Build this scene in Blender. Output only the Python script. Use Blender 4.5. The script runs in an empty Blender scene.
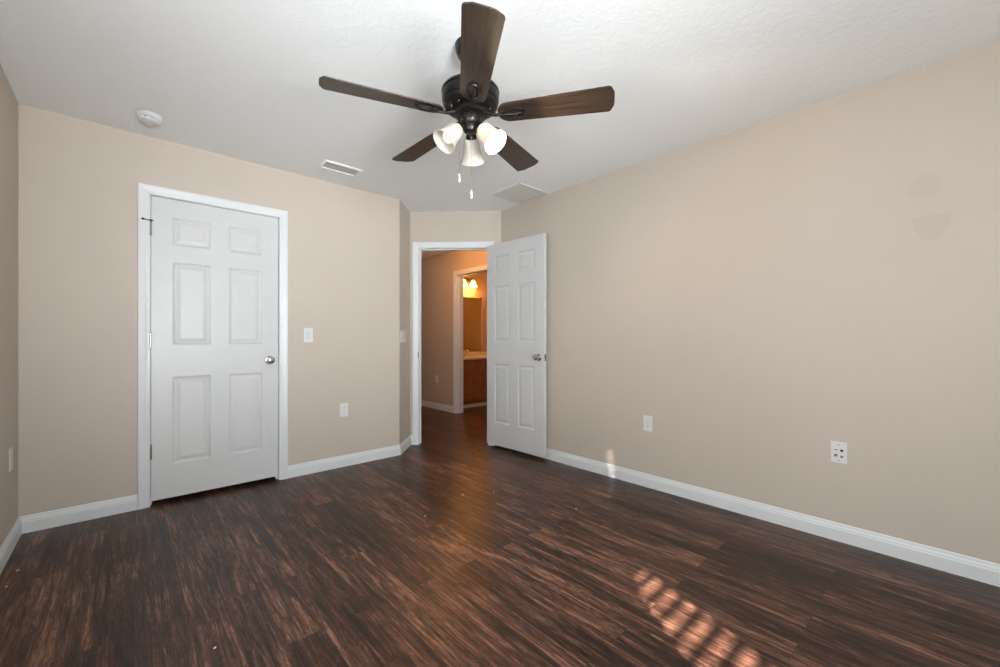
import bpy, bmesh, math, random
from mathutils import Vector, Matrix
random.seed(4)
S = bpy.context.scene
COL = S.collection
PI = math.pi
R2 = math.sqrt(0.5)

# ------------------------------------------------------------------ camera, world, sun, daylight, exposure
XL, XR, YC, YB, H = -0.438, 2.865, 3.53, -1.25, 2.412     # room: left wall, right wall, closet wall, wall behind, ceiling
cam_d = bpy.data.cameras.new('camera')
cam = bpy.data.objects.new('camera', cam_d)
COL.objects.link(cam)
cam.location = (0, 0, 1.09)
cam.rotation_euler = (PI/2, 0, -math.radians(42.27))
cam_d.sensor_width = 36.0
cam_d.lens = 36.0*413.6/1000.0
cam_d.shift_y = 5.9/1000.0
cam_d.clip_start = 0.02
S.camera = cam

W = bpy.data.worlds.new('world')
S.world = W
W.use_nodes = True
W.node_tree.nodes['Background'].inputs[0].default_value = (0.75, 0.86, 1.0, 1)
W.node_tree.nodes['Background'].inputs[1].default_value = 0.6

def lamp(name, kind, loc, energy, color, rot=None, **kw):
    d = bpy.data.lights.new(name, kind)
    d.energy = energy
    d.color = color
    for k, v in kw.items():
        setattr(d, k, v)
    o = bpy.data.objects.new(name, d)
    o.location = loc
    if rot is not None:
        o.rotation_euler = rot
    COL.objects.link(o)
    return o

sun_dir = Vector((0.75, 1.0, -0.588)).normalized()
sun = lamp('sun', 'SUN', (0, -4, 4), 72.0, (1.0, 0.92, 0.83), angle=math.radians(0.5))
sun.rotation_euler = sun_dir.to_track_quat('-Z', 'Y').to_euler()
# daylight at the back window, plus added side light and far-corner fill
DAY = (0.92, 0.97, 1.0)
lamp('window_daylight', 'AREA', (0.325, YB-0.13, 1.38), 84.0, DAY, (PI/2+0.45, 0, 0), shape='RECTANGLE', size=1.25, size_y=1.5)
lamp('window_daylight', 'AREA', (XL-0.13, 0.35, 1.40), 45.0, (0.82, 0.92, 1.0), (PI/2+0.30, 0, -PI/2), shape='RECTANGLE', size=1.4, size_y=1.4)  # side light added to even out the right wall and open door
fill_beam = lamp('window_daylight', 'AREA', (0.48, YB-0.14, 1.30), 41.0, DAY, shape='RECTANGLE', size=1.1, size_y=1.3, spread=math.radians(70))  # added narrow fill aimed at the far corner, evens the room light
fill_beam.rotation_euler = (Vector((1.65, 3.3, 2.60))-fill_beam.location).to_track_quat('-Z', 'Y').to_euler()

S.view_settings.view_transform = 'Standard'
S.view_settings.look = 'None'
S.view_settings.gamma = 1.0
S.view_settings.use_curve_mapping = False
S.view_settings.exposure = 0.0

# ------------------------------------------------------------------ materials
def new_mat(name):
    m = bpy.data.materials.new(name)
    m.use_nodes = True
    nt = m.node_tree
    b = nt.nodes['Principled BSDF']
    return m, nt, b

def noise(nt, vec, scale, detail=3, rough=0.55, dist=0.0):
    n = nt.nodes.new('ShaderNodeTexNoise')
    n.inputs['Scale'].default_value = scale
    n.inputs['Detail'].default_value = detail
    n.inputs['Roughness'].default_value = rough
    n.inputs['Distortion'].default_value = dist
    nt.links.new(vec, n.inputs['Vector'])
    return n

def coords(nt, scale=(1, 1, 1), rot=(0, 0, 0)):
    t = nt.nodes.new('ShaderNodeTexCoord')
    mp = nt.nodes.new('ShaderNodeMapping')
    mp.inputs['Scale'].default_value = scale
    mp.inputs['Rotation'].default_value = rot
    nt.links.new(t.outputs['Object'], mp.inputs['Vector'])
    return mp.outputs['Vector']

def ramp(nt, fac, stops):
    r = nt.nodes.new('ShaderNodeValToRGB')
    e = r.color_ramp.elements
    while len(e) < len(stops):
        e.new(0.5)
    for i, (p, c) in enumerate(stops):
        e[i].position = p
        e[i].color = (*c, 1)
    nt.links.new(fac, r.inputs['Fac'])
    return r

def mix(nt, fac, a, b, mode='MIX'):
    m = nt.nodes.new('ShaderNodeMix')
    m.data_type = 'RGBA'
    m.blend_type = mode
    for sock, v in ((m.inputs[0], fac), (m.inputs[6], a), (m.inputs[7], b)):
        if hasattr(v, 'is_output'):
            nt.links.new(v, sock)
        elif isinstance(v, (int, float)):
            sock.default_value = v
        else:
            sock.default_value = (*v, 1)
    return m.outputs[2]

def math_n(nt, op, a, b=None, c=None):
    m = nt.nodes.new('ShaderNodeMath')
    m.operation = op
    for i, v in enumerate((a, b, c)):
        if v is None:
            continue
        if hasattr(v, 'is_output'):
            nt.links.new(v, m.inputs[i])
        else:
            m.inputs[i].default_value = v
    return m.outputs[0]

def bump(nt, bsdf, height, strength, dist=0.01):
    n = nt.nodes.new('ShaderNodeBump')
    n.inputs['Strength'].default_value = strength
    n.inputs['Distance'].default_value = dist
    nt.links.new(height, n.inputs['Height'])
    nt.links.new(n.outputs['Normal'], bsdf.inputs['Normal'])

def simple(name, col, rough=0.5, metal=0.0, var=0.04, scale=6.0, bmp=0.0, bscale=80):
    """plain painted / metal / plastic surface with a faint procedural unevenness"""
    m, nt, b = new_mat(name)
    v = coords(nt)
    n = noise(nt, v, scale, 3)
    lo = tuple(c*(1-var) for c in col)
    hi = tuple(min(1, c*(1+var)) for c in col)
    r = ramp(nt, n.outputs['Fac'], [(0.3, lo), (0.7, hi)])
    nt.links.new(r.outputs['Color'], b.inputs['Base Color'])
    b.inputs['Roughness'].default_value = rough
    b.inputs['Metallic'].default_value = metal
    if bmp:
        bump(nt, b, noise(nt, v, bscale, 4).outputs['Fac'], bmp, 0.002)
    return m

def wall_paint(name, col, patches=False):
    m, nt, b = new_mat(name)
    v = coords(nt)
    big = noise(nt, v, 1.3, 3)
    c = ramp(nt, big.outputs['Fac'], [(0.3, tuple(x*0.97 for x in col)), (0.7, tuple(x*1.02 for x in col))]).outputs['Color']
    if patches:   # two touched-up spots of slightly darker paint
        sep = nt.nodes.new('ShaderNodeSeparateXYZ')
        nt.links.new(v, sep.inputs[0])
        y, z = sep.outputs['Y'], sep.outputs['Z']
        edge = noise(nt, v, 40, 2).outputs['Fac']
        def blob(cy, cz, ry, rz):
            a = math_n(nt, 'POWER', math_n(nt, 'DIVIDE', math_n(nt, 'SUBTRACT', y, cy), ry), 2)
            d = math_n(nt, 'POWER', math_n(nt, 'DIVIDE', math_n(nt, 'SUBTRACT', z, cz), rz), 2)
            s = math_n(nt, 'ADD', math_n(nt, 'ADD', a, d), math_n(nt, 'MULTIPLY', edge, 0.35))
            k = math_n(nt, 'MULTIPLY', math_n(nt, 'SUBTRACT', 1.35, s), 4.0)
            return math_n(nt, 'MINIMUM', math_n(nt, 'MAXIMUM', k, 0.0), 1.0)
        p1 = blob(0.098, 1.83, 0.056, 0.056)
        p2 = blob(0.076, 1.69, 0.064, 0.125)
        cut = math_n(nt, 'MINIMUM', math_n(nt, 'MAXIMUM', math_n(nt, 'MULTIPLY', math_n(nt, 'SUBTRACT', 1.69, z), 150.0), 0.0), 1.0)
        p2 = math_n(nt, 'MULTIPLY', p2, cut)
        msk = math_n(nt, 'MAXIMUM', math_n(nt, 'MULTIPLY', p1, 0.7), p2)
        c = mix(nt, math_n(nt, 'MULTIPLY', msk, 0.85), c, tuple(x*f for x, f in zip(col, (0.93, 0.915, 0.885))))
    nt.links.new(c, b.inputs['Base Color'])
    b.inputs['Roughness'].default_value = 0.55
    b.inputs['Specular IOR Level'].default_value = 0.3
    bump(nt, b, noise(nt, v, 110, 3).outputs['Fac'], 0.12, 0.003)
    return m

def ceiling_paint():
    m, nt, b = new_mat('ceiling_paint')
    v = coords(nt)
    b.inputs['Base Color'].default_value = (0.90, 0.90, 0.885, 1)
    b.inputs['Roughness'].default_value = 0.8
    n1 = noise(nt, v, 32, 4, 0.6, 0.6)
    r = ramp(nt, n1.outputs['Fac'], [(0.42, (0, 0, 0)), (0.60, (1, 1, 1))])
    n2 = noise(nt, v, 120, 3)
    h = mix(nt, 0.25, r.outputs['Color'], n2.outputs['Color'])
    bump(nt, b, h, 0.17, 0.006)
    return m

def floor_wood():
    """dark laminate planks running along Y, 0.123 m wide"""
    m, nt, b = new_mat('floor_planks')
    t = nt.nodes.new('ShaderNodeTexCoord')
    sep = nt.nodes.new('ShaderNodeSeparateXYZ')
    nt.links.new(t.outputs['Object'], sep.inputs[0])
    uv = nt.nodes.new('ShaderNodeCombineXYZ')
    nt.links.new(math_n(nt, 'ADD', sep.outputs['Y'], 0.39), uv.inputs[0])
    nt.links.new(math_n(nt, 'ADD', sep.outputs['X'], 0.06), uv.inputs[1])
    bk = nt.nodes.new('ShaderNodeTexBrick')
    bk.offset = 0.37
    bk.offset_frequency = 2
    bk.inputs['Color1'].default_value = (0, 0, 0, 1)
    bk.inputs['Color2'].default_value = (1, 1, 1, 1)
    bk.inputs['Mortar'].default_value = (0.5, 0.5, 0.5, 1)
    bk.inputs['Scale'].default_value = 1.0
    bk.inputs['Mortar Size'].default_value = 0.0011
    bk.inputs['Mortar Smooth'].default_value = 0.3
    bk.inputs['Bias'].default_value = 0.0
    bk.inputs['Brick Width'].default_value = 1.22
    bk.inputs['Row Height'].default_value = 0.123
    nt.links.new(uv.outputs[0], bk.inputs['Vector'])
    pr = nt.nodes.new('ShaderNodeSeparateColor')
    nt.links.new(bk.outputs['Color'], pr.inputs[0])
    rnd = pr.outputs[0]
    # grain coordinates, shifted per plank
    def grain(sx, sy, off):
        c = nt.nodes.new('ShaderNodeCombineXYZ')
        nt.links.new(math_n(nt, 'MULTIPLY', sep.outputs['X'], sx), c.inputs[0])
        nt.links.new(math_n(nt, 'MULTIPLY', sep.outputs['Y'], sy), c.inputs[1])
        nt.links.new(math_n(nt, 'MULTIPLY', rnd, off), c.inputs[2])
        return c.outputs[0]
    g1 = noise(nt, grain(30, 1.5, 37), 1.0, 7, 0.75, 1.2).outputs['Fac']
    g2 = noise(nt, grain(120, 4.0, 61), 1.0, 5, 0.75, 1.0).outputs['Fac']
    g3 = noise(nt, grain(8, 2.0, 13), 1.0, 3, 0.6, 0.8).outputs['Fac']
    g4 = noise(nt, grain(40, 9, 23), 1.0, 4, 0.65, 2.2).outputs['Fac']
    s = math_n(nt, 'ADD', math_n(nt, 'MULTIPLY', g1, 0.42), math_n(nt, 'MULTIPLY', g2, 0.24))
    s = math_n(nt, 'ADD', s, math_n(nt, 'MULTIPLY', g3, 0.18))
    s = math_n(nt, 'ADD', s, math_n(nt, 'MULTIPLY', g4, 0.16))
    s = math_n(nt, 'ADD', s, math_n(nt, 'MULTIPLY', math_n(nt, 'SUBTRACT', rnd, 0.5), 0.05))
    r = ramp(nt, s, [(0.41, (0.009, 0.0045, 0.0035)), (0.475, (0.036, 0.016, 0.011)), (0.525, (0.095, 0.042, 0.027)), (0.60, (0.30, 0.155, 0.105))])
    # thin dark veins along the grain
    vn = noise(nt, grain(34, 0.9, 83), 1.0, 4, 0.6, 1.2).outputs['Fac']
    vd = math_n(nt, 'MULTIPLY', math_n(nt, 'ABSOLUTE', math_n(nt, 'SUBTRACT', vn, 0.5)), 18.0)
    vk = math_n(nt, 'MINIMUM', math_n(nt, 'ADD', 0.35, vd), 1.0)
    line = math_n(nt, 'SUBTRACT', vk, math_n(nt, 'MULTIPLY', bk.outputs['Fac'], 0.45))
    lc = nt.nodes.new('ShaderNodeCombineColor')
    for i in range(3):
        nt.links.new(line, lc.inputs[i])
    c = mix(nt, 1.0, r.outputs['Color'], lc.outputs[0], 'MULTIPLY')
    nt.links.new(c, b.inputs['Base Color'])
    rr = math_n(nt, 'ADD', 0.25, math_n(nt, 'MULTIPLY', g1, 0.18))
    nt.links.new(rr, b.inputs['Roughness'])
    b.inputs['Specular IOR Level'].default_value = 0.28
    hgt = math_n(nt, 'SUBTRACT', math_n(nt, 'MULTIPLY', s, 0.5), math_n(nt, 'MULTIPLY', bk.outputs['Fac'], 0.6))
    bump(nt, b, hgt, 0.12, 0.003)
    return m

def wood(name, dark, mid, light, sx=2.0, sy=28.0, rough=0.4, axis='X'):
    m, nt, b = new_mat(name)
    sc = (sx, sy, sy) if axis == 'X' else (sy, sy, sx)
    v = coords(nt, sc)
    n = noise(nt, v, 1.0, 5, 0.65, 1.0)
    r = ramp(nt, n.outputs['Fac'], [(0.3, dark), (0.5, mid), (0.72, light)])
    nt.links.new(r.outputs['Color'], b.inputs['Base Color'])
    b.inputs['Roughness'].default_value = rough
    bump(nt, b, n.outputs['Fac'], 0.08, 0.002)
    return m

def glow(name, col, strength, base=(0.9, 0.88, 0.82)):
    m, nt, b = new_mat(name)
    v = coords(nt)
    n = noise(nt, v, 14, 2)
    r = ramp(nt, n.outputs['Fac'], [(0.3, tuple(c*0.97 for c in base)), (0.7, base)])
    nt.links.new(r.outputs['Color'], b.inputs['Base Color'])
    b.inputs['Roughness'].default_value = 0.4
    b.inputs['Emission Color'].default_value = (*col, 1)
    b.inputs['Emission Strength'].default_value = strength
    return m

def frosted(name, col):
    m, nt, b = new_mat(name)
    out = nt.nodes['Material Output']
    v = coords(nt)
    n = noise(nt, v, 22, 4, 0.6, 1.5)
    r = ramp(nt, n.outputs['Fac'], [(0.3, tuple(c*0.94 for c in col)), (0.7, col)])
    nt.links.new(r.outputs['Color'], b.inputs['Base Color'])
    b.inputs['Roughness'].default_value = 0.35
    tr = nt.nodes.new('ShaderNodeBsdfTranslucent')
    nt.links.new(r.outputs['Color'], tr.inputs['Color'])
    mx = nt.nodes.new('ShaderNodeMixShader')
    mx.inputs[0].default_value = 0.40
    nt.links.new(b.outputs[0], mx.inputs[1])
    nt.links.new(tr.outputs[0], mx.inputs[2])
    nt.links.new(mx.outputs[0], out.inputs['Surface'])
    return m

def pane_mat():
    m, nt, b = new_mat('window_glass')
    out = nt.nodes['Material Output']
    g = nt.nodes.new('ShaderNodeBsdfGlossy')
    g.inputs['Roughness'].default_value = 0.02
    t = nt.nodes.new('ShaderNodeBsdfTransparent')
    mx = nt.nodes.new('ShaderNodeMixShader')
    mx.inputs[0].default_value = 0.06
    nt.links.new(t.outputs[0], mx.inputs[1])
    nt.links.new(g.outputs[0], mx.inputs[2])
    nt.links.new(mx.outputs[0], out.inputs['Surface'])
    return m

BEIGE = (0.545, 0.474, 0.405)
M = dict(
    wall=wall_paint('beige_wall_paint', BEIGE),
    wall_p=wall_paint('beige_wall_paint_touched_up', BEIGE, True),
    ceil=ceiling_paint(),
    floor=floor_wood(),
    trim=simple('white_trim_paint', (0.69, 0.705, 0.715), 0.35, 0, 0.015),
    door=simple('white_door_paint', (0.60, 0.605, 0.60), 0.38, 0, 0.015),
    plate=simple('white_plastic', (0.70, 0.70, 0.69), 0.3, 0, 0.01),
    plastic=simple('off_white_plastic', (0.66, 0.65, 0.62), 0.4, 0, 0.01),
    slot=simple('dark_slot', (0.02, 0.02, 0.02), 0.6),
    grey=simple('grey_socket', (0.16, 0.16, 0.155), 0.5),
    nickel=simple('satin_nickel', (0.50, 0.48, 0.45), 0.22, 1.0, 0.05),
    bronze=simple('oil_rubbed_bronze', (0.020, 0.016, 0.014), 0.32, 0.55, 0.25, 20),
    brown_rubber=simple('dark_rubber', (0.02, 0.018, 0.016), 0.6),
    vent=simple('vent_enamel', (0.84, 0.825, 0.79), 0.45, 0, 0.02),
    grille=simple('return_grille_enamel', (0.60, 0.575, 0.525), 0.5, 0, 0.02),
    ventdark=simple('vent_interior', (0.30, 0.285, 0.26), 0.8),
    ventpale=simple('vent_duct_pale', (0.58, 0.56, 0.52), 0.7),
    blade=wood('walnut_blade', (0.018, 0.011, 0.0085), (0.036, 0.022, 0.015), (0.068, 0.041, 0.028), 3.0, 60.0, 0.38),
    shade=frosted('frosted_shade_glass', (0.76, 0.715, 0.64)),
    shade_lit=glow('lit_shade_glass', (1.0, 0.93, 0.80), 2.6),
    bulb=glow('dim_bulb', (1.0, 0.90, 0.66), 0.42),
    bulb_lit=glow('lit_bulb', (1.0, 0.90, 0.72), 6.0),
    vanity=wood('vanity_wood', (0.22, 0.085, 0.03), (0.34, 0.14, 0.05), (0.44, 0.20, 0.08), 3.0, 30.0, 0.4, 'Z'),
    counter=simple('cream_counter', (0.72, 0.66, 0.55), 0.25, 0, 0.05, 30),
    chrome=simple('chrome', (0.75, 0.74, 0.72), 0.12, 1.0, 0.02),
    mirror=simple('mirror_silver', (0.66, 0.64, 0.60), 0.03, 1.0, 0.005),
    bath_shade=glow('bath_shade_glass', (1.0, 0.54, 0.19), 4.0),
    brass=simple('aged_brass', (0.28, 0.18, 0.08), 0.35, 1.0, 0.1),
    hall_wall=wall_paint('tan_hall_paint', (0.52, 0.42, 0.325)),  # dim warm hall light painted in as a darker tan of the beige
    glass=pane_mat(),
    blind=simple('blind_slat_white', (0.75, 0.75, 0.73), 0.5, 0, 0.01),
    outside=simple('stucco_outside', (0.45, 0.42, 0.38), 0.9, 0, 0.08, 10, 0.2),  # surface of the added sun blockers
    fleck=simple('white_fleck', (0.75, 0.74, 0.70), 0.7),
)

# ------------------------------------------------------------------ mesh building
class MB:
    def __init__(self):
        self.v, self.f = [], []
    def add(self, vs, fs, mat=None):
        o = len(self.v)
        for p in vs:
            p = Vector(p)
            self.v.append(tuple(mat @ p) if mat is not None else tuple(p))
        self.f += [tuple(i+o for i in f) for f in fs]
        return self
    def box(self, x0, x1, y0, y1, z0, z1, mat=None):
        vs = [(x, y, z) for z in (z0, z1) for y in (y0, y1) for x in (x0, x1)]
        fs = [(0, 2, 3, 1), (4, 5, 7, 6), (0, 1, 5, 4), (2, 6, 7, 3), (0, 4, 6, 2), (1, 3, 7, 5)]
        return self.add(vs, fs, mat)
    def prism(self, pts, z0, z1, mat=None):
        n = len(pts)
        vs = [(x, y, z0) for x, y in pts] + [(x, y, z1) for x, y in pts]
        fs = [tuple(reversed(range(n))), tuple(range(n, 2*n))]
        fs += [(i, (i+1) % n, n+(i+1) % n, n+i) for i in range(n)]
        return self.add(vs, fs, mat)
    def lathe(self, prof, seg=32, mat=None, closed_ends=True):
        """prof: (r, z) list around local z"""
        vs, fs = [], []
        n = len(prof)
        for r, z in prof:
            for k in range(seg):
                a = 2*PI*k/seg
                vs.append((r*math.cos(a), r*math.sin(a), z))
        for i in range(n-1):
            for k in range(seg):
                k2 = (k+1) % seg
                fs.append((i*seg+k, i*seg+k2, (i+1)*seg+k2, (i+1)*seg+k))
        if closed_ends:
            fs.append(tuple(reversed(range(seg))))
            fs.append(tuple((n-1)*seg+k for k in range(seg)))
        return self.add(vs, fs, mat)
    def tube(self, pts, r, seg=10, mat=None, closed=False):
        pts = [Vector(p) for p in pts]
        n = len(pts)
        rs = r if isinstance(r, (list, tuple)) else [r]*n
        vs, fs = [], []
        prev = None
        for i, p in enumerate(pts):
            if closed:
                t = pts[(i+1) % n]-pts[i-1]
            else:
                t = pts[min(i+1, n-1)]-pts[max(i-1, 0)]
            t.normalize()
            if prev is None:
                ref = Vector((0, 0, 1)) if abs(t.z) < 0.9 else Vector((1, 0, 0))
                u = t.cross(ref).normalized()
            else:
                u = (prev - t*prev.dot(t)).normalized()
            prev = u
            w = t.cross(u)
            for k in range(seg):
                a = 2*PI*k/seg
                vs.append(p+(u*math.cos(a)+w*math.sin(a))*rs[i])
        m = n if closed else n-1
        for i in range(m):
            j = (i+1) % n
            for k in range(seg):
                k2 = (k+1) % seg
                fs.append((i*seg+k, i*seg+k2, j*seg+k2, j*seg+k))
        if not closed:
            fs.append(tuple(reversed(range(seg))))
            fs.append(tuple((n-1)*seg+k for k in range(seg)))
        return self.add(vs, fs, mat)
    def loft(self, rings, cap=True, closed=True):
        """rings of equal point count; closed = each ring is a loop"""
        vs, fs = [], []
        n = len(rings[0])
        for r in rings:
            vs += list(r)
        for i in range(len(rings)-1):
            for k in range(n if closed else n-1):
                k2 = (k+1) % n
                fs.append((i*n+k, i*n+k2, (i+1)*n+k2, (i+1)*n+k))
        if cap:
            fs.append(tuple(reversed(range(n))))
            fs.append(tuple((len(rings)-1)*n+k for k in range(n)))
        return self.add(vs, fs)
    def build(self, name, mat, parent=None, loc=(0, 0, 0), rotz=0.0, smooth=False, bevel=0.0, seg=2):
        me = bpy.data.meshes.new(name)
        me.from_pydata(self.v, [], self.f)
        bm = bmesh.new()
        bm.from_mesh(me)
        bmesh.ops.recalc_face_normals(bm, faces=bm.faces)
        bm.to_mesh(me)
        bm.free()
        me.materials.append(mat)
        o = bpy.data.objects.new(name, me)
        COL.objects.link(o)
        o.location = loc
        o.rotation_euler = (0, 0, rotz)
        if parent:
            o.parent = parent
        if smooth:
            for p in me.polygons:
                p.use_smooth = True
            try:
                me.set_sharp_from_angle(angle=math.radians(38))
            except Exception:
                pass
        if bevel:
            b = o.modifiers.new('bevel', 'BEVEL')
            b.width = bevel
            b.segments = seg
            b.limit_method = 'ANGLE'
            b.angle_limit = math.radians(40)
        return o

def tag(o, label, cat, group=None, kind=None):
    o['label'] = label
    o['category'] = cat
    if group:
        o['group'] = group
    if kind:
        o['kind'] = kind
    return o

def thing(name, label, cat, loc, rotz=0.0, group=None, kind=None):
    o = bpy.data.objects.new(name, None)
    o.empty_display_size = 0.1
    COL.objects.link(o)
    o.location = loc
    o.rotation_euler = (0, 0, rotz)
    return tag(o, label, cat, group, kind)

def copy_thing(root, loc, rotz, label, group=None):
    c = root.copy()
    COL.objects.link(c)
    c.location = loc
    c.rotation_euler = (0, 0, rotz)
    c['label'] = label
    if group:
        c['group'] = group
    for ch in list(root.children):
        d = ch.copy()
        COL.objects.link(d)
        d.parent = c
        for g in list(ch.children):
            e = g.copy()
            COL.objects.link(e)
            e.parent = d
    return c

# ------------------------------------------------------------------ room shell
P1 = (1.925, YC)                      # outer corner where the closet wall ends
P2 = (2.1975, 3.8025)                 # inner corner beside the doorway
P3 = (XR, 6.0-XR)                     # doorway wall meets right wall
DJL, DJR, DOOR_TOP = 0.075, 0.830, 2.048   # doorway along the wall P2->P3, measured from P2
WT = 0.11                             # wall thickness

W3 = (-0.35, 1.05, 0.68, 2.12)  # unseen side window added for light across the room
def wall(name, label, a, b, out, t, mat, holes=(), z1=H, ext=(0, 0)):
    """wall from a to b; its room face is the line a-b, body on the side `out`; holes = (s0, s1, z0, z1)"""
    a, b = Vector(a), Vector(b)
    u = (b-a).normalized()
    L = (b-a).length
    n = Vector(out).normalized()
    mb = MB()
    def seg(s0, s1, z0, zt):
        p = [a+u*s0, a+u*s1, a+u*s1+n*t, a+u*s0+n*t]
        mb.prism([(q.x, q.y) for q in p], z0, zt)
    s = -ext[0]
    for (h0, h1, hz0, hz1) in sorted(holes):
        seg(s, h0, 0, z1)
        if hz0 > 0:
            seg(h0, h1, 0, hz0)
        if hz1 < z1:
            seg(h0, h1, hz1, z1)
        s = h1
    seg(s, L+ext[1], 0, z1)
    o = mb.build(name, mat)
    return tag(o, label, 'wall', kind='structure')

fl = MB()
fl.box(-1.3, 6.0, -1.6, 8.3, -0.06, 0.0)
tag(fl.build('floor', M['floor']), 'dark brown wood plank floor running through room and hall', 'floor', kind='structure')
cl = MB()
cl.box(-1.2, 6.0, -1.37, 8.3, H, H+0.08)
tag(cl.build('ceiling', M['ceil']), 'textured off-white ceiling above the empty room', 'ceiling', kind='structure')

wall('wall_left', 'beige wall at the far left edge', (XL, YB), (XL, YC), (-1, 0), WT, M['wall'],
     holes=[(W3[0]-YB, W3[1]-YB, W3[2], W3[3])], ext=(WT, WT))
CD0, CD1 = 0.1105, 0.904               # closet opening in X
wall('wall_closet', 'beige wall holding the closed closet door', (XL, YC), P1, (0, 1), WT, M['wall'],
     holes=[(CD0-XL, CD1-XL, 0, DOOR_TOP)], ext=(WT, -0.0))
# short slanted return beside the doorway
mb = MB()
mb.prism([P1, P2, (P2[0]+0.078, P2[1]+0.078), (P2[0]-0.0, P2[1]+0.155), (P1[0]-0.09, P1[1]+0.105)], 0, H)
tag(mb.build('wall_slanted', M['wall']), 'narrow beige slanted wall between closet wall and doorway', 'wall', kind='structure')
wall('wall_doorway', 'beige angled wall around the open doorway', P2, P3, (1, 1), WT, M['wall'],
     holes=[(DJL, DJR, 0, DOOR_TOP)], ext=(0, 0.0))
wall('wall_right', 'long blank beige wall on the right with two touched-up spots', (XR, YB), (XR, P3[1]), (1, 0), WT, M['wall_p'], ext=(WT, 0.08))
# wall behind the camera with two windows
W1 = (1.15, 2.35, 0.62, 2.14)
W2 = (-0.30, 0.95, 0.62, 2.14)
wall('wall_behind', 'beige window wall behind the viewer', (XL, YB), (XR, YB), (0, -1), WT, M['wall'],
     holes=[(W1[0]-XL, W1[1]-XL, W1[2], W1[3]), (W2[0]-XL, W2[1]-XL, W2[2], W2[3])])
# hall and bathroom beyond the doorway
HX = 3.62
BY0, BY1 = 4.18, 4.95                 # bathroom doorway along the hall wall
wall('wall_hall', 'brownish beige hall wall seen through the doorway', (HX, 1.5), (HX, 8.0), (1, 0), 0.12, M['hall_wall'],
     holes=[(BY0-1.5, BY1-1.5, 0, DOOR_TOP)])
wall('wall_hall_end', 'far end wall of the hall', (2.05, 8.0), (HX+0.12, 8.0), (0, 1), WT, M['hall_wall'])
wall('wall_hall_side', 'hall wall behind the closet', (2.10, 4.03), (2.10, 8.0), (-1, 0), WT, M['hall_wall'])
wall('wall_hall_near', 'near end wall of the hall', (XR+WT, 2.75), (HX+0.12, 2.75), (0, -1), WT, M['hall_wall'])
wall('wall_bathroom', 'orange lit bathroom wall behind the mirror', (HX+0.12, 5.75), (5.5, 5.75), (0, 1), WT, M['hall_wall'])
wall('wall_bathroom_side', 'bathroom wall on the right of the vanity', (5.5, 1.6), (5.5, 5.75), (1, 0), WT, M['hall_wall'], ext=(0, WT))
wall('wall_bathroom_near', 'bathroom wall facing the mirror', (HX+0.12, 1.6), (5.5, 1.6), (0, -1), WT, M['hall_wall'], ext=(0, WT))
# closet interior behind the closed door
mb = MB()
mb.box(-0.30, -0.26, YC+WT, 4.30, 0, H).box(1.72, 1.76, YC+WT, 4.30, 0, H).box(-0.30, 1.76, 4.30, 4.34, 0, H)
tag(mb.build('wall_closet_inside', M['wall']), 'beige inside walls of the closet', 'wall', kind='structure')

# ------------------------------------------------------------------ baseboards and casings
BASE_PROF = [(0.0, 0.0), (0.014, 0.0), (0.014, 0.062), (0.0115, 0.068), (0.0115, 0.073), (0.007, 0.083), (0.0055, 0.092), (0.003, 0.096), (0.0, 0.096)]

def baseboard(name, label, pts, side):
    """pts: plan polyline on the wall face; side: +1 room on the left of travel, -1 on the right"""
    pts = [Vector((*p, 0)) for p in pts]
    n = len(pts)
    rings = []
    for i, p in enumerate(pts):
        def nrm(a, b):
            d = (b-a).normalized()
            return Vector((-d.y, d.x, 0))*side
        if i == 0:
            o = nrm(pts[0], pts[1])
        elif i == n-1:
            o = nrm(pts[-2], pts[-1])
        else:
            n1, n2 = nrm(pts[i-1], p), nrm(p, pts[i+1])
            o = (n1+n2)/(1+n1.dot(n2))
        rings.append([p+o*d+Vector((0, 0, z)) for d, z in BASE_PROF])
    mb = MB()
    mb.loft(rings)
    o = mb.build(name, M['trim'])
    return tag(o, label, 'baseboard', kind='structure')

CW = 0.060
baseboard('baseboard_left', 'white baseboard along left wall and corner up to closet door', [(XL, YB), (XL, YC), (CD0+0.013-CW, YC)], -1)
ue = Vector((R2, -R2))
pl = Vector(P2)+ue*(DJL-CW+0.013)
pr_ = Vector(P2)+ue*(DJR+CW-0.013)
baseboard('baseboard_slanted', 'white baseboard from closet door round the slanted corner', [(CD1-0.013+CW, YC), P1, P2, (pl.x, pl.y)], -1)
baseboard('baseboard_right', 'long white baseboard along the right wall', [(XR, YB), (XR, P3[1]-0.004)], 1)
baseboard('baseboard_hall', 'white baseboard along the hall wall through the doorway', [(HX, 8.0), (HX, BY1-0.013+CW)], -1)
baseboard('baseboard_hall_near', 'white baseboard of hall wall hidden behind open door', [(HX, BY0+0.013-CW), (HX, 2.75)], -1)

CAS_PROF = [(0.0, 0.0), (0.0, 0.009), (0.004, 0.011), (0.012, 0.011), (0.020, 0.014), (0.040, 0.017), (0.050, 0.018), (0.058, 0.017), (CW, 0.013), (CW, 0.0)]

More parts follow.
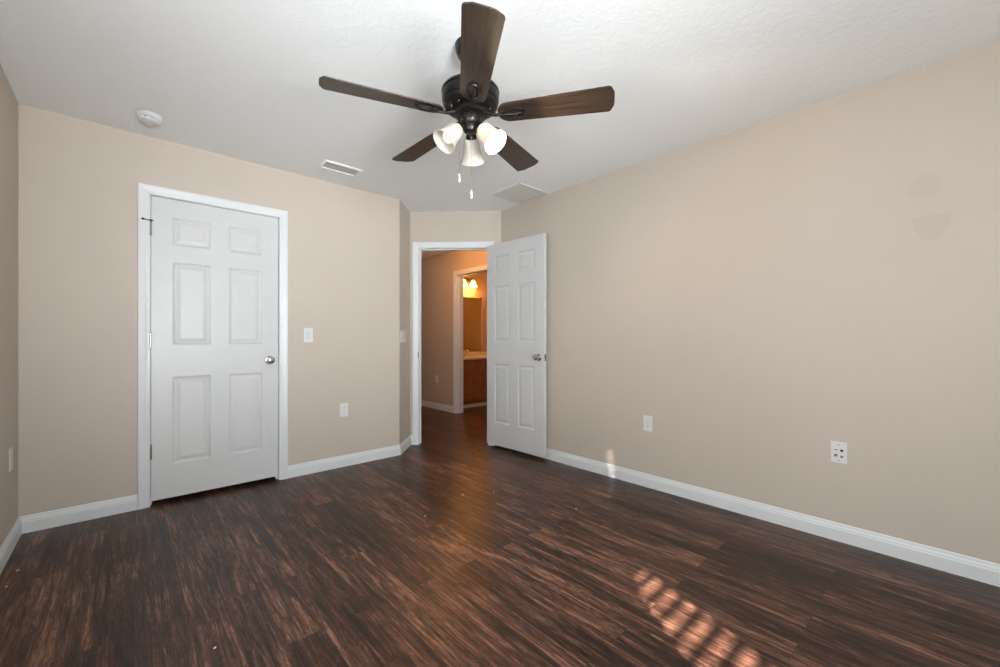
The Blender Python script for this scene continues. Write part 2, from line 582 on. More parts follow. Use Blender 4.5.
def casing(name, label, origin, u, n, s0, s1, ztop, depth, mat=None, back=True):
    """door casing and jamb. opening s0..s1 along u from origin on the wall face; n = room side normal; depth = wall thickness"""
    o3 = Vector((*origin, 0))
    u = Vector((*u, 0))
    n = Vector((*n, 0))
    z = Vector((0, 0, 1))
    rv = 0.013
    mb = MB()
    def u_frame(nn, base):
        pts = [(s0+rv, 0.0, -1, 0), (s0+rv, ztop-rv, -1, 1), (s1-rv, ztop-rv, 1, 1), (s1-rv, 0.0, 1, 0)]
        rings = []
        for s, zz, du, dz in pts:
            rings.append([o3+base+u*(s+du*a)+z*(zz+dz*a)+nn*b for a, b in CAS_PROF])
        mb.loft(rings)
    u_frame(n, Vector((0, 0, 0)))
    if back:
        u_frame(-n, -n*depth)
    # jamb lining
    th = 0.016
    def slab(sa, sb, za, zb, d0, d1):
        q = [o3+u*sa-n*d0, o3+u*sb-n*d0, o3+u*sb-n*d1, o3+u*sa-n*d1]
        mb.prism([(p.x, p.y) for p in q], za, zb)
    slab(s0, s0+th, 0, ztop-th, -0.001, depth+0.001)
    slab(s1-th, s1, 0, ztop-th, -0.001, depth+0.001)
    slab(s0, s1, ztop-th, ztop, -0.001, depth+0.001)
    # stop
    slab(s0+th, s0+th+0.010, 0, ztop-th-0.010, 0.040, 0.075)
    slab(s1-th-0.010, s1-th, 0, ztop-th-0.010, 0.040, 0.075)
    slab(s0+th, s1-th, ztop-th-0.010, ztop-th, 0.040, 0.075)
    o = mb.build(name, mat or M['trim'])
    return tag(o, label, 'door frame', kind='structure')

casing('trim_1', 'white casing around the closed closet door', (XL, YC), (1, 0), (0, -1), CD0-XL, CD1-XL, DOOR_TOP, WT)
casing('trim_2', 'white casing around the open doorway to the hall', P2, (R2, -R2), (-R2, -R2), DJL, DJR, DOOR_TOP, WT)
casing('trim_3', 'cream lit casing of the bathroom doorway in the hall', (HX, 2.75), (0, 1), (-1, 0), BY0-2.75, BY1-2.75, DOOR_TOP, 0.12)

# ------------------------------------------------------------------ six panel doors
def door_mesh(w, h, t=0.035):
    """slab in local x (0..w from the hinge), y (-t..0, front at y=0), z (0..h); moulded panels both sides"""
    st, mu = 0.110*w/0.758, 0.106*w/0.758
    pw = (w-2*st-mu)/2
    k = h/2.003
    xs = [0, st, st+pw, st+pw+mu, w-st, w]
    zs = [0, 0.222*k, 0.812*k, 1.025*k, 1.583*k, 1.695*k, 1.885*k, h]
    mb = MB()
    for side in (0, 1):
        y0 = 0.0 if side == 0 else -t
        sg = -1 if side == 0 else 1       # inward direction
        for i in range(5):
            for j in range(7):
                x0, x1, z0, z1 = xs[i], xs[i+1], zs[j], zs[j+1]
                if i in (1, 3) and j in (1, 3, 5):
                    rings = []
                    for ins, dep in ((0, 0), (0.004, 0.0012), (0.013, 0.0058), (0.018, 0.0064), (0.022, 0.0064), (0.042, 0.0018), (0.045, 0.0014)):
                        rings.append([(x0+ins, y0+sg*dep, z0+ins), (x1-ins, y0+sg*dep, z0+ins), (x1-ins, y0+sg*dep, z1-ins), (x0+ins, y0+sg*dep, z1-ins)])
                    vs = [p for r in rings for p in r]
                    fs = []
                    for a in range(len(rings)-1):
                        for q in range(4):
                            q2 = (q+1) % 4
                            fs.append((a*4+q, a*4+q2, a*4+4+q2, a*4+4+q))
                    e = (len(rings)-1)*4
                    fs.append((e, e+1, e+2, e+3))
                    mb.add(vs, fs)
                else:
                    mb.add([(x0, y0, z0), (x1, y0, z0), (x1, y0, z1), (x0, y0, z1)], [(0, 1, 2, 3)])
    for i in range(5):
        for zz in (0, h):
            mb.add([(xs[i], 0, zz), (xs[i+1], 0, zz), (xs[i+1], -t, zz), (xs[i], -t, zz)], [(0, 1, 2, 3)])
    for j in range(7):
        for xx in (0, w):
            mb.add([(xx, 0, zs[j]), (xx, 0, zs[j+1]), (xx, -t, zs[j+1]), (xx, -t, zs[j])], [(0, 1, 2, 3)])
    return mb

def weld(o):
    bm = bmesh.new()
    bm.from_mesh(o.data)
    bmesh.ops.remove_doubles(bm, verts=bm.verts, dist=0.0004)
    bmesh.ops.recalc_face_normals(bm, faces=bm.faces)
    bm.to_mesh(o.data)
    bm.free()

def knob(parent, x, y, z, direction, proj=0.060, label=None):
    """round door knob: rosette, neck and ball along local y (direction +1/-1)"""
    rot = Matrix.Translation((x, y, z)) @ Matrix.Rotation(-PI/2*direction, 4, 'X')
    k = proj/0.060
    prof = [(0.012, 0.0), (0.012, 0.020*k), (0.015, 0.026*k), (0.022, 0.031*k), (0.0265, 0.039*k), (0.0275, 0.047*k), (0.0245, 0.055*k), (0.016, 0.0595*k), (0.005, 0.0605*k)]
    kb = MB().lathe(prof, 28, rot).build('knob', M['nickel'], parent, smooth=True)
    kb['label'] = label or 'round satin nickel knob'
    MB().lathe([(0.033, 0.0), (0.0335, 0.003), (0.031, 0.007), (0.022, 0.010)], 28, rot).build('rosette', M['nickel'], kb, smooth=True)
    return kb

def hinge(parent, x, y, z, hgt=0.090, mat=None):
    mb = MB()
    mb.tube([(x, y, z-hgt/2), (x, y, z+hgt/2)], 0.0062, 10)
    mb.tube([(x, y, z+hgt/2), (x, y, z+hgt/2+0.005)], [0.0068, 0.003], 10)
    mb.tube([(x, y, z-hgt/2), (x, y, z-hgt/2-0.005)], [0.0068, 0.003], 10)
    h = mb.build('hinge', mat or M['nickel'], parent, smooth=True)
    return h

# closet door: closed, hinges on its left, knob on its right.  local front faces +y -> world -Y
d1 = thing('door_1', 'closed white six-panel closet door with nickel knob', 'door', (0.8840, YC+0.001, 0.032), PI, kind='structure')
# local x runs towards world -X, so the hinge side sits at local x = w
dw = 0.7535
o = door_mesh(dw, 1.996).build('door_slab', M['door'], d1)
weld(o)
knob(d1, 0.060, 0.0, 0.90, 1)
for z in (0.323, 1.054, 1.785):
    hinge(d1, dw+0.002, 0.006, z)
# hinge-pin stop on the top hinge
hp = MB()
hp.tube([(dw+0.003, 0.006, 1.830), (dw+0.003, 0.006, 1.839)], 0.009, 10)
hp.tube([(dw+0.003, 0.006, 1.834), (dw+0.040, 0.024, 1.834)], 0.0032, 8)
hp.tube([(dw+0.003, 0.006, 1.834), (dw-0.010, 0.018, 1.834)], 0.0032, 8)
hp.tube([(dw+0.036, 0.022, 1.834), (dw+0.046, 0.027, 1.834)], 0.0065, 10)
o = hp.build('hinge_stop', M['bronze'], d1, smooth=True)
o['label'] = 'small dark hinge-pin door stop'
o = MB().box(-0.0006, 0.001, -0.026, -0.006, 0.872, 0.930).build('latch_plate', M['nickel'], d1)

# open bedroom door, folded back against the right wall
pv = Vector(P2)+ue*(DJR-0.016)
piv = (2.781, 3.221)
ddir = Vector((0.0537, -0.9986, 0))
ang = math.atan2(ddir.y, ddir.x)
# local x = along the leaf from hinge, local +y = towards the right wall; the face we see is at y = -t
d2 = thing('door_2', 'open white six-panel bedroom door folded back beside the right wall', 'door', (piv[0], piv[1], 0.032), ang, kind='structure')
d2w = 0.742
o = door_mesh(d2w, 2.012).build('door_slab', M['door'], d2)
weld(o)
knob(d2, d2w-0.060, -0.035, 0.895, -1)
knob(d2, d2w-0.060, 0.0, 0.895, 1, 0.036)
o = MB().box(d2w-0.001, d2w+0.0012, -0.030, -0.005, 0.866, 0.924).build('latch_plate', M['nickel'], d2)
MB().tube([(d2w, -0.0175, 0.895), (d2w+0.009, -0.0175, 0.895)], 0.007, 10).build('latch_bolt', M['nickel'], d2)
for z in (0.25, 1.0, 1.80):
    hinge(d2, -0.004, 0.004, z)

# strike plate on the left jamb of the doorway
sp = Vector(P2)+ue*(DJL+0.016)
mb = MB()
mb.box(0.0, 0.0016, -0.045, -0.012, -0.030, 0.030)
o = mb.build('strike_plate', M['nickel'], None, (sp.x, sp.y, 0.93), -PI/4)
tag(o, 'small metal strike plate on left jamb of the open doorway', 'strike plate')
o.rotation_euler = (0, 0, -PI/4)

# ------------------------------------------------------------------ switches and outlets (local: x along wall, y out of wall)
def plate_mesh(w, h, t=0.006):
    return MB().box(-w/2, w/2, 0, t, -h/2, h/2)

def outlet(label, loc, rz):
    t = thing('wall_outlet', label, 'outlet', loc, rz)
    plate_mesh(0.071, 0.116).build('cover_plate', M['plate'], t, bevel=0.003)
    for s in (-1, 1):
        pts = []
        for k in range(24):
            a = 2*PI*k/24
            pts.append((0.0168*max(-0.83, min(0.83, math.cos(a)))/0.83*0.97, 0.0145*math.sin(a)))
        rec = MB().add([(x, 0.0055, z+s*0.0195) for x, z in pts]+[(x, 0.0078, z+s*0.0195) for x, z in pts],
                       [tuple(range(24, 48))]+[(i, (i+1) % 24, 24+(i+1) % 24, 24+i) for i in range(24)]).build('receptacle', M['plate'], t)
        zc = s*0.0195
        sl = MB()
        sl.box(-0.0075, -0.0052, 0.0074, 0.0081, zc-0.002, zc+0.007)
        sl.box(0.0052, 0.0075, 0.0074, 0.0081, zc-0.001, zc+0.006)
        sl.lathe([(0.0026, 0.0), (0.0026, 0.0007)], 12, Matrix.Translation((0, 0.0081, zc-0.0075)) @ Matrix.Rotation(PI/2, 4, 'X'))
        sl.build('slot', M['slot'], rec)
    MB().lathe([(0.003, 0), (0.003, 0.0008), (0.001, 0.0014)], 12, Matrix.Translation((0, 0.006, 0)) @ Matrix.Rotation(-PI/2, 4, 'X')).build('screw', M['plastic'], t)
    return t

out0 = outlet('white outlet low on closet wall right of closet door', (1.396, YC, 0.485), PI)
copy_thing(out0, (XR, 1.525, 0.470), PI/2, 'plain white outlet on right wall nearer the open door')
copy_thing(out0, (XL, 3.300, 0.468), -PI/2, 'white outlet on left wall at the picture edge')
copy_thing(out0, (HX, 5.440, 0.472), PI/2, 'dim outlet on the hall wall seen through the doorway')

def switch(label, loc, rz, gangs):
    t = thing('light_switch', label, 'light switch', loc, rz)
    w = 0.071+0.046*(gangs-1)
    plate_mesh(w, 0.116).build('cover_plate', M['plate'], t, bevel=0.003)
    for g in range(gangs):
        x = (g-(gangs-1)/2)*0.046
        r = MB()
        r.add([(x-0.0165, 0.0058, -0.033), (x+0.0165, 0.0058, -0.033), (x+0.0165, 0.0058, 0.033), (x-0.0165, 0.0058, 0.033),
               (x-0.0160, 0.0068, -0.0325), (x+0.0160, 0.0068, -0.0325), (x+0.0160, 0.0105, 0.0325), (x-0.0160, 0.0105, 0.0325)],
              [(4, 5, 6, 7), (0, 1, 5, 4), (1, 2, 6, 5), (2, 3, 7, 6), (3, 0, 4, 7)])
        r.build('rocker', M['plastic'], t, bevel=0.0006)
    return t

switch('single white light switch right of the closet door', (1.106, YC, 1.125), PI, 1)
sc_ = Vector(P1)+Vector((R2, R2))*0.115
switch('wide white switch plate on slanted wall left of the doorway', (sc_.x, sc_.y, 1.12), -3*PI/4, 3)

mp = thing('media_plate', 'white wall plate with dark cable jacks, rightmost on right wall', 'wall plate', (XR, 0.423, 0.478), PI/2)
plate_mesh(0.071, 0.116).build('cover_plate', M['plate'], mp, bevel=0.003)
for x, z, w, h, mt in ((-0.013, 0.013, 0.013, 0.012, 'slot'), (0.012, 0.014, 0.013, 0.005, 'grey'), (-0.013, -0.020, 0.013, 0.011, 'grey'), (0.012, -0.016, 0.015, 0.013, 'grey')):
    f = MB().box(x-0.0095, x+0.0095, 0.0055, 0.0075, z-0.010, z+0.010).build('jack', M['plate'], mp, bevel=0.0008)
    MB().box(x-w/2, x+w/2, 0.007, 0.0082, z-h/2, z+h/2).build('port', M[mt], f)
for z in (0.043, -0.043):
    MB().lathe([(0.003, 0), (0.003, 0.0008), (0.001, 0.0014)], 12, Matrix.Translation((0, 0.006, z)) @ Matrix.Rotation(-PI/2, 4, 'X')).build('screw', M['grey'], mp)

# ------------------------------------------------------------------ ceiling fittings
sd = thing('smoke_detector', 'round white smoke detector on ceiling at upper left', 'smoke detector', (0.112, 3.195, H), 0.4)
sd.scale = (0.87, 0.87, 0.92)
MB().lathe([(0.066, -0.001), (0.071, -0.004), (0.071, -0.012), (0.068, -0.015)], 40).build('base', M['plate'], sd, smooth=True)
MB().lathe([(0.066, -0.012), (0.0665, -0.018), (0.064, -0.026), (0.060, -0.029), (0.055, -0.030)], 40).build('body', M['plate'], sd, smooth=True)
MB().lathe([(0.054, -0.028), (0.054, -0.036)], 40).build('sensing_slot', M['slot'], sd, smooth=True)
rib = MB()
for k in range(9):
    a = 2*PI*k/9
    rib.box(0.046, 0.0585, -0.008, 0.008, -0.037, -0.029, Matrix.Rotation(a, 4, 'Z'))
rib.build('rib', M['plate'], sd)
MB().lathe([(0.0595, -0.035), (0.0595, -0.041), (0.056, -0.045), (0.040, -0.049), (0.012, -0.050), (0.004, -0.050)], 40).build('cap', M['plate'], sd, smooth=True)
MB().lathe([(0.007, -0.049), (0.007, -0.0515), (0.004, -0.052)], 16, Matrix.Translation((0.028, 0, 0))).build('test_button', M['plastic'], sd, smooth=True)

def register(name, label, cat, cx, cy, w, d, mat, n, fw, rows_along_x, tilt, cover):
    t = thing(name, label, cat, (cx, cy, H))
    fr = MB()
    z0, z1 = -0.010, 0.0
    rings = []
    for (ins, z) in ((0, 0.0), (0.0, -0.003), (0.006, -0.011), (fw-0.004, -0.012), (fw, -0.009), (fw, 0.0)):
        rings.append([(-w/2+ins, -d/2+ins, z), (w/2-ins, -d/2+ins, z), (w/2-ins, d/2-ins, z), (-w/2+ins, d/2-ins, z)])
    fr.loft(rings, cap=False)
    fr.build('frame', M[mat], t)
    MB().box(-w/2+fw*0.9, w/2-fw*0.9, -d/2+fw*0.9, d/2-fw*0.9, -0.0025, -0.0005).build('duct_opening', M['ventpale' if mat == 'vent' else 'ventdark'], t)
    iw, idp = w-2*fw, d-2*fw
    for k in range(n):
        lv = MB()
        if rows_along_x:
            y = -idp/2+(k+0.5)*idp/n
            mt = Matrix.Translation((0, y, -0.0068)) @ Matrix.Rotation(tilt, 4, 'X')
            lv.box(-iw/2, iw/2, -idp/n*cover, idp/n*cover, -0.0006, 0.0006, mt)
        else:
            x = -iw/2+(k+0.5)*iw/n
            mt = Matrix.Translation((x, 0, -0.0068)) @ Matrix.Rotation(tilt, 4, 'Y')
            lv.box(-iw/n*cover, iw/n*cover, -idp/2, idp/2, -0.0006, 0.0006, mt)
        lv.build('louver', M[mat], t)
    return t

register('supply_vent', 'small rectangular white ceiling vent near the closet wall', 'vent', 1.238, 3.186, 0.285, 0.158, 'vent', 4, 0.018, True, 0.30, 0.42)
register('return_grille', 'large square ceiling return grille above the open door', 'vent', 2.652, 2.645, 0.372, 0.372, 'grille', 22, 0.024, True, -0.42, 0.50)

# ------------------------------------------------------------------ ceiling fan (local z = 0 at the ceiling)
FX, FY = 1.154, 1.467
fan = thing('ceiling_fan', 'dark bronze five-blade ceiling fan with three frosted glass lamp shades', 'ceiling fan', (FX, FY, H))
VZ = -42.27                             # blade angles are measured from the direction square to the view
MB().lathe([(0.069, 0.0), (0.069, -0.010), (0.066, -0.030), (0.056, -0.052), (0.036, -0.066), (0.020, -0.070)], 40).build('canopy', M['bronze'], fan, smooth=True)
MB().lathe([(0.0125, -0.060), (0.0125, -0.185)], 20).build('downrod', M['bronze'], fan, smooth=True)
hb = MB().lathe([(0.022, -0.165), (0.026, -0.182), (0.050, -0.189), (0.100, -0.193), (0.122, -0.200), (0.129, -0.209), (0.130, -0.216),
                 (0.126, -0.220), (0.126, -0.225), (0.1285, -0.228), (0.127, -0.256), (0.124, -0.261), (0.121, -0.263), (0.121, -0.268), (0.123, -0.271),
                 (0.120, -0.280), (0.108, -0.288), (0.090, -0.291), (0.060, -0.293)], 56).build('motor_housing', M['bronze'], fan, smooth=True)
MB().lathe([(0.075, -0.288), (0.078, -0.296), (0.078, -0.312), (0.070, -0.318), (0.040, -0.320)], 40).build('flywheel', M['bronze'], fan, smooth=True)
for k in range(10):
    a = 2*PI*(k+0.5)/10
    MB().lathe([(0.0045, 0), (0.0045, -0.004), (0.002, -0.006)], 8, Matrix.Translation((0.090*math.cos(a), 0.090*math.sin(a), -0.2895))).build('screw', M['nickel'], hb)

BZ = -0.320                              # blade height below the ceiling
def blade_outline():
    r0, r1 = 0.126, 0.628
    def hw(r):
        return 0.053+(0.069-0.053)*min(1, max(0, (r-r0)/(r1-r0)))
    pts = []
    # root: rounded end
    n = 10
    for k in range(n+1):
        a = PI/2+PI*k/n
        rr = r0+0.050+0.050*math.cos(a)
        pts.append((rr, hw(0.185)*math.sin(a)))
    w = hw(r1)
    c = 0.017
    for k in range(7):
        a = -PI/2+PI/2*k/6*0.86
        pts.append((r1-0.012-c+c*math.cos(a), -w+c+c*math.sin(a)))
    for k in range(1, 6):
        q = -1+2*k/6.0
        pts.append((r1-0.003*q*q-0.002, q*(w-c*0.9)))
    for k in range(7):
        a = PI/2*(1-0.86)+PI/2*0.86*k/6
        pts.append((r1-0.012-c+c*math.cos(a), w-c+c*math.sin(a)))
    return pts
BO = blade_outline()
blade_mesh = None
iron_mesh = None
for i, a in enumerate((346.8, 61.0, 132.5, 204.0, 277.9)):
    th = math.radians(a+VZ)
    if blade_mesh is None:
        mb = MB()
        pm = Matrix.Rotation(math.radians(-12.0), 4, 'X')
        mb.prism(BO, -0.003, 0.003, pm)
        b = mb.build('blade', M['blade'], fan, (0, 0, BZ), th, bevel=0.0012)
        blade_mesh = b
        im = MB()
        # arm from the flywheel, then an openwork oval loop screwed under the blade
        im.tube([(0.058, 0, 0.010), (0.085, 0, 0.006), (0.110, 0, -0.006), (0.140, 0, -0.0085), (0.152, 0, -0.0085)], [0.0085, 0.0080, 0.0070, 0.0065, 0.0065], 10)
        loop = []
        for k in range(28):
            t = 2*PI*k/28
            loop.append((0.198+0.048*math.cos(t), 0.024*math.sin(t)*(1.0+0.25*math.cos(t)), -0.0078))
        im.tube([pm @ Vector(p) for p in loop], 0.0055, 8, closed=True)
        im.tube([pm @ Vector(p) for p in ((0.150, 0, -0.0085), (0.175, 0.004, -0.0100), (0.205, 0.006, -0.0100), (0.246, 0.0, -0.0078))], [0.0055, 0.005, 0.005, 0.0055], 8)
        for (sx, sy) in ((0.165, 0.014), (0.165, -0.014), (0.240, 0.0)):
            im.lathe([(0.008, 0.0), (0.008, -0.008), (0.004, -0.010)], 10, pm @ Matrix.Translation((sx, sy, -0.003)))
        ir = im.build('blade_iron', M['bronze'], b, smooth=True)
        iron_mesh = ir
    else:
        b = blade_mesh.copy()
        COL.objects.link(b)
        b.rotation_euler = (0, 0, th)
        ir = iron_mesh.copy()
        COL.objects.link(ir)
        ir.parent = b

# light kit
MB().lathe([(0.036, -0.316), (0.047, -0.320), (0.049, -0.330), (0.048, -0.345), (0.043, -0.358), (0.035, -0.364), (0.034, -0.380), (0.029, -0.389), (0.015, -0.394), (0.005, -0.395)], 36).build('switch_housing', M['bronze'], fan, smooth=True)
SHADE = [(r*0.93, z*0.92) for r, z in ((0.0215, 0.000), (0.0225, 0.004), (0.031, 0.012), (0.0375, 0.024), (0.0405, 0.042), (0.0425, 0.062), (0.0460, 0.082), (0.0515, 0.100), (0.0580, 0.115), (0.0620, 0.124))]
SHADE_IN = [(r-0.003, z+0.0005) for r, z in reversed(SHADE)]
tilt = math.radians(42)
for a, lit, name_l in ((212.0, False, 'frosted glass shade, unlit'), (330.0, True, 'glowing lit glass shade'), (90.0, False, 'frosted glass shade, unlit')):
    th = math.radians(a+VZ)
    rm = Matrix.Rotation(th, 4, 'Z')
    arm = MB()
    arm.tube([rm @ Vector(p) for p in ((0.020, 0, -0.378), (0.036, 0, -0.374), (0.046, 0, -0.374), (0.052, 0, -0.380))], 0.0075, 10)
    # socket cup, axis pointing out and down
    axis = rm @ Matrix.Translation((0.046, 0, -0.372)) @ Matrix.Rotation(PI-tilt, 4, 'Y')
    arm.lathe([(0.010, -0.004), (0.018, 0.000), (0.023, 0.006), (0.0250, 0.016), (0.0255, 0.026)], 24, axis)
    arm.build('light_arm', M['bronze'], fan, smooth=True)
    sax = axis @ Matrix.Translation((0, 0, 0.014))
    sh = MB().lathe(SHADE+SHADE_IN, 40, sax, closed_ends=False)
    so = sh.build('lamp_shade', M['shade'], fan, smooth=True)
    so['label'] = name_l
    bp = [(0.012, 0.010), (0.013, 0.030), (0.018, 0.042), (0.026, 0.058), (0.029, 0.072), (0.0265, 0.086), (0.018, 0.097), (0.006, 0.102)]
    MB().lathe(bp, 24, sax).build('bulb', M['bulb_lit' if lit else 'bulb'], so, smooth=True)
    if lit:
        p = Matrix.Translation((FX, FY, H)) @ sax @ Vector((0, 0, 0.106))
        lamp('fan_bulb_light', 'POINT', p, 22.0, (1.0, 0.80, 0.56), shadow_soft_size=0.012)
# pull chains
for (px_, py_, z0, z1) in ((-0.050, 0.0, -0.405, -0.580), (0.004, -0.004, -0.420, -0.655)):
    q = Matrix.Rotation(math.radians(VZ), 4, 'Z') @ Vector((px_, py_, 0))
    ch = MB().tube([(q.x, q.y, z0+0.02), (q.x, q.y, z1)], 0.0009, 6).build('pull_chain', M['nickel'], fan)
    MB().lathe([(0.002, z1+0.003), (0.0040, z1-0.002), (0.0046, z1-0.030), (0.0030, z1-0.036), (0.001, z1-0.037)], 12, Matrix.Translation((q.x, q.y, 0))).build('chain_fob', M['plate'], ch, smooth=True)

# ------------------------------------------------------------------ bathroom beyond the hall
VY = 5.20                                # vanity front
VX0, VX1 = HX+0.125, 4.95
van = thing('bathroom_vanity', 'warm brown wooden bathroom vanity cabinet with door and drawer', 'vanity cabinet', ((VX0+VX1)/2, VY, 0))
cx = (VX0+VX1)/2
MB().box(VX0-cx, VX1-cx, 0.02, 0.545, 0.095, 0.765).build('body', M['vanity'], van)
MB().box(VX0-cx, VX1-cx, 0.060, 0.54, 0.0, 0.095).build('toe_kick', M['vanity'], van)
o = MB().box(VX0-cx, VX1-cx, 0.014, 0.030, 0.0, 0.052).build('toe_trim', M['trim'], van, bevel=0.003)
o['label'] = 'white floor trim strip'
def front_panel(name, x0, x1, z0, z1):
    mb = MB()
    rings = []
    for ins, y in ((0, 0.020), (0, 0.004), (0.003, 0.000), (0.045, 0.000), (0.050, 0.007), (0.062, 0.007), (0.072, 0.003)):
        ins = min(ins, (z1-z0)*0.42)
        rings.append([(x0+ins, y, z0+ins), (x1-ins, y, z0+ins), (x1-ins, y, z1-ins), (x0+ins, y, z1-ins)])
    mb.loft(rings)
    return mb.build(name, M['vanity'], van)
bounds = ((VX0-cx+0.02, 4.33-cx), (4.355-cx, VX1-cx-0.02))
for k, (x0, x1) in enumerate(bounds):
    dr = front_panel('drawer', x0, x1, 0.600, 0.735)
    do = front_panel('door', x0, x1, 0.125, 0.575)
    hx = x1-0.03 if k == 0 else x0+0.03
    MB().lathe([(0.006, 0), (0.006, 0.012), (0.014, 0.018), (0.015, 0.024), (0.008, 0.030)], 16, Matrix.Translation((hx, 0.0, 0.535)) @ Matrix.Rotation(PI/2, 4, 'X')).build('handle', M['nickel'], do, smooth=True)
ct = MB()
ct.box(VX0, VX1+0.02, VY-0.025, 5.748, 0.768, 0.800)
ct.box(VX0, VX1+0.02, 5.728, 5.748, 0.800, 0.870)
tag(ct.build('vanity_countertop', M['counter'], bevel=0.006), 'cream countertop with backsplash on the bathroom vanity', 'countertop')
fc = thing('faucet', 'small chrome faucet on the vanity countertop', 'faucet', (4.27, 5.60, 0.8005))
MB().box(-0.075, 0.075, -0.025, 0.025, 0, 0.012).build('deck_plate', M['chrome'], fc, bevel=0.003)
MB().tube([(0, 0, 0.01), (0, 0, 0.07), (0, -0.03, 0.105), (0, -0.08, 0.110), (0, -0.115, 0.085)], [0.016, 0.013, 0.012, 0.011, 0.011], 12).build('spout', M['chrome'], fc, smooth=True)
for s in (-1, 1):
    MB().lathe([(0.018, 0.010), (0.016, 0.035), (0.020, 0.045), (0.017, 0.060), (0.005, 0.066)], 18, Matrix.Translation((s*0.055, 0, 0))).build('handle', M['chrome'], fc, smooth=True)
mr = thing('wall_mirror', 'large frameless mirror above the bathroom vanity', 'mirror', (4.27, 5.75, 0.875))
MB().box(-0.51, 0.505, -0.006, 0.0, 0.0, 0.955).build('mirror_glass', M['mirror'], mr)
o = MB().box(0.505, 0.517, -0.010, 0.0, 0.10, 0.80).build('edge_strip', M['trim'], mr)
o['label'] = 'bright strip along the right edge'
MB().box(0.47, 0.50, -0.012, -0.005, 0.945, 0.965).build('mirror_clip', M['bronze'], mr, bevel=0.002)

vl = thing('vanity_light', 'glowing bathroom light bar with three bell shades above mirror', 'wall lamp', (4.28, 5.75, 2.115))
MB().box(-0.29, 0.29, -0.022, 0.0, -0.018, 0.042).build('back_plate', M['brass'], vl, bevel=0.006)
for x in (-0.207, 0.0, 0.207):
    MB().tube([(x, -0.020, 0.012), (x, -0.060, 0.030), (x, -0.100, 0.030), (x, -0.120, 0.000)], 0.009, 10).build('arm', M['brass'], vl, smooth=True)
    ax = Matrix.Translation((x, -0.120, 0.002)) @ Matrix.Rotation(PI, 4, 'X')
    pf = [(0.020, 0.0), (0.032, 0.012), (0.042, 0.035), (0.052, 0.070), (0.064, 0.100), (0.072, 0.112)]
    so = MB().lathe(pf+[(r-0.003, z) for r, z in reversed(pf)], 28, ax, closed_ends=False).build('lamp_shade', M['bath_shade'], vl, smooth=True)
    lamp('bath_bulb_light', 'POINT', (4.28+x, 5.75-0.13, 2.115-0.15), 8.0, (1.0, 0.38, 0.075), shadow_soft_size=0.05)

hl = thing('hall_ceiling_lamp', 'flush dome lamp on the hall ceiling beyond the doorway', 'ceiling lamp', (2.95, 4.40, H))  # out-of-view lamp added to warm the hall
MB().lathe([(0.15, 0.0), (0.155, -0.012), (0.150, -0.025)], 32).build('base', M['brass'], hl, smooth=True)
MB().lathe([(0.142, -0.024), (0.130, -0.055), (0.095, -0.080), (0.045, -0.094), (0.005, -0.097)], 32).build('dome', M['shade'], hl, smooth=True)
bl_ = copy_thing(hl, (4.75, 3.95, H), 0, 'flush dome lamp on the bathroom ceiling')  # unseen copy added to brighten the vanity front
bl_.name = 'bathroom_ceiling_lamp'
lamp('bath_lamp_light', 'POINT', (4.75, 3.95, H-0.20), 5.5, (1.0, 0.38, 0.08), shadow_soft_size=0.09)
lamp('hall_lamp_light', 'POINT', (2.95, 4.40, H-0.20), 20.0, (1.0, 0.47, 0.18), shadow_soft_size=0.09)

# ------------------------------------------------------------------ small white flecks lying on the floor
fl_me = None
for (x, y, s, r) in ((2.559, 3.182, 0.55, 2.5), (1.757, 2.318, 0.60, 0.1), (1.955, 2.215, 0.55, 0.8), (1.375, 2.200, 0.50, 0.5), (2.149, 1.638, 0.60, 1.2), (-0.370, 2.973, 0.70, 0.6), (-0.383, 2.809, 0.55, 1.5), (0.238, 1.758, 0.60, 0.5)):
    if fl_me is None:
        mb = MB()
        pts = [(0.009*math.cos(2*PI*k/7)*(0.7+0.5*random.random()), 0.006*math.sin(2*PI*k/7)*(0.7+0.5*random.random())) for k in range(7)]
        mb.prism(pts, 0.0, 0.0025)
        o = mb.build('paint_fleck', M['fleck'])
        fl_me = o
    else:
        o = fl_me.copy()
        COL.objects.link(o)
    o.location = (x, y, 0.0)
    o.rotation_euler = (0, 0, r)
    o.scale = (s, s, 1)
    tag(o, 'tiny white fleck lying on the dark plank floor', 'debris', 'white flecks on the floor')

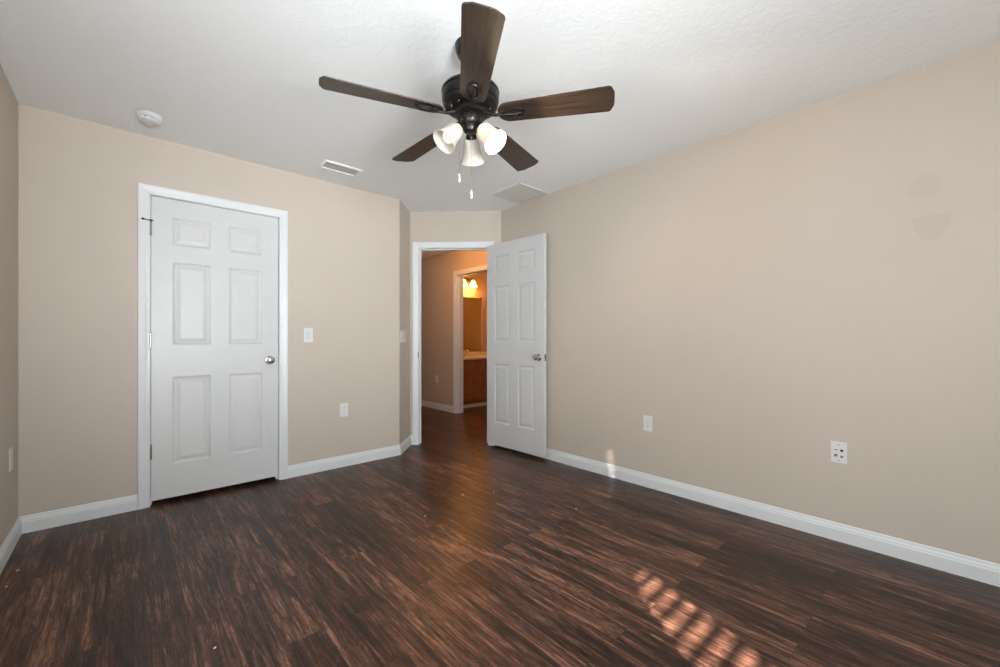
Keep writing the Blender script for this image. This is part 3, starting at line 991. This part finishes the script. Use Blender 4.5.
# ------------------------------------------------------------------ windows behind the viewer, blind, added sun blockers
for i, (x0, x1, z0, z1) in enumerate((W2, W1, W3)):
    lab = ('left window in the wall behind the viewer', 'right window in the wall behind the viewer', 'window in the left wall beside the viewer')[i]
    w = thing('window_%d' % (i+1), lab, 'window', ((x0+x1)/2, YB, z0) if i < 2 else (XL, (x0+x1)/2, z0), 0 if i < 2 else -PI/2, kind='structure')
    hw, hh = (x1-x0)/2, z1-z0
    f = MB()
    for (a, b, c, d) in ((-hw, -hw+0.035, 0, hh), (hw-0.035, hw, 0, hh), (-hw+0.035, hw-0.035, 0, 0.035), (-hw+0.035, hw-0.035, hh-0.035, hh), (-hw+0.035, hw-0.035, hh/2-0.015, hh/2+0.015)):
        f.box(a, b, -0.09, -0.055, c, d)
    f.build('window_frame', M['trim'], w)
    MB().box(-hw+0.03, hw-0.03, -0.074, -0.070, 0.03, hh-0.03).build('pane', M['glass'], w)
    MB().box(-hw-0.03, hw+0.03, -0.055, 0.05, -0.025, 0.0).build('window_sill', M['trim'], w, bevel=0.004)
bl = thing('window_blind', 'white horizontal slat blind hanging in the window behind the viewer', 'blind', ((W2[0]+W2[1])/2, YB-0.025, W2[3]))
bw = (W2[1]-W2[0])/2-0.04
MB().box(-bw, bw, -0.024, 0.024, -0.045, -0.002).build('headrail', M['blind'], bl, bevel=0.003)
n = 28
for k in range(n):
    z = -0.087-k*0.050
    MB().box(-bw, bw, -0.0225, 0.0225, z-0.0012, z+0.0012).build('slat', M['blind'], bl)
# unseen sheets added to block the sun, with a tall gap and a slit
SY = -1.50
def blocker(label, pts):
    mb = MB()
    mb.loft([[(x, SY, z) for x, z in pts], [(x, SY-0.002, z) for x, z in pts]])
    tag(mb.build('wall_outside', M['outside']), label, 'porch pier', kind='structure')
blocker('porch pier left of the gap outside', [(-4.5, -0.06), (-0.165, -0.06), (-0.172, 1.415), (-0.10, 1.50), (-0.10, 4.0), (-4.5, 4.0)])
blocker('porch pier between gap and slit outside', [(0.26, -0.06), (0.26, 1.00), (0.07, 1.29), (-0.05, 1.48), (-0.10, 1.50), (-0.10, 4.0), (0.3535, 4.0), (0.3535, 1.95), (0.3555, 1.90), (0.3555, -0.06)])
blocker('porch pier right of the slit outside', [(0.3585, -0.06), (0.3585, 1.90), (0.3595, 1.95), (0.3595, 4.0), (4.5, 4.0), (4.5, -0.06)])
tag(MB().box(-1.25, -1.15, -1.40, 3.0, -0.06, 4.0).build('wall_outside', M['outside']), 'neighbouring wall outside the left window', 'wall', kind='structure')  # added to keep direct sun out of the side window
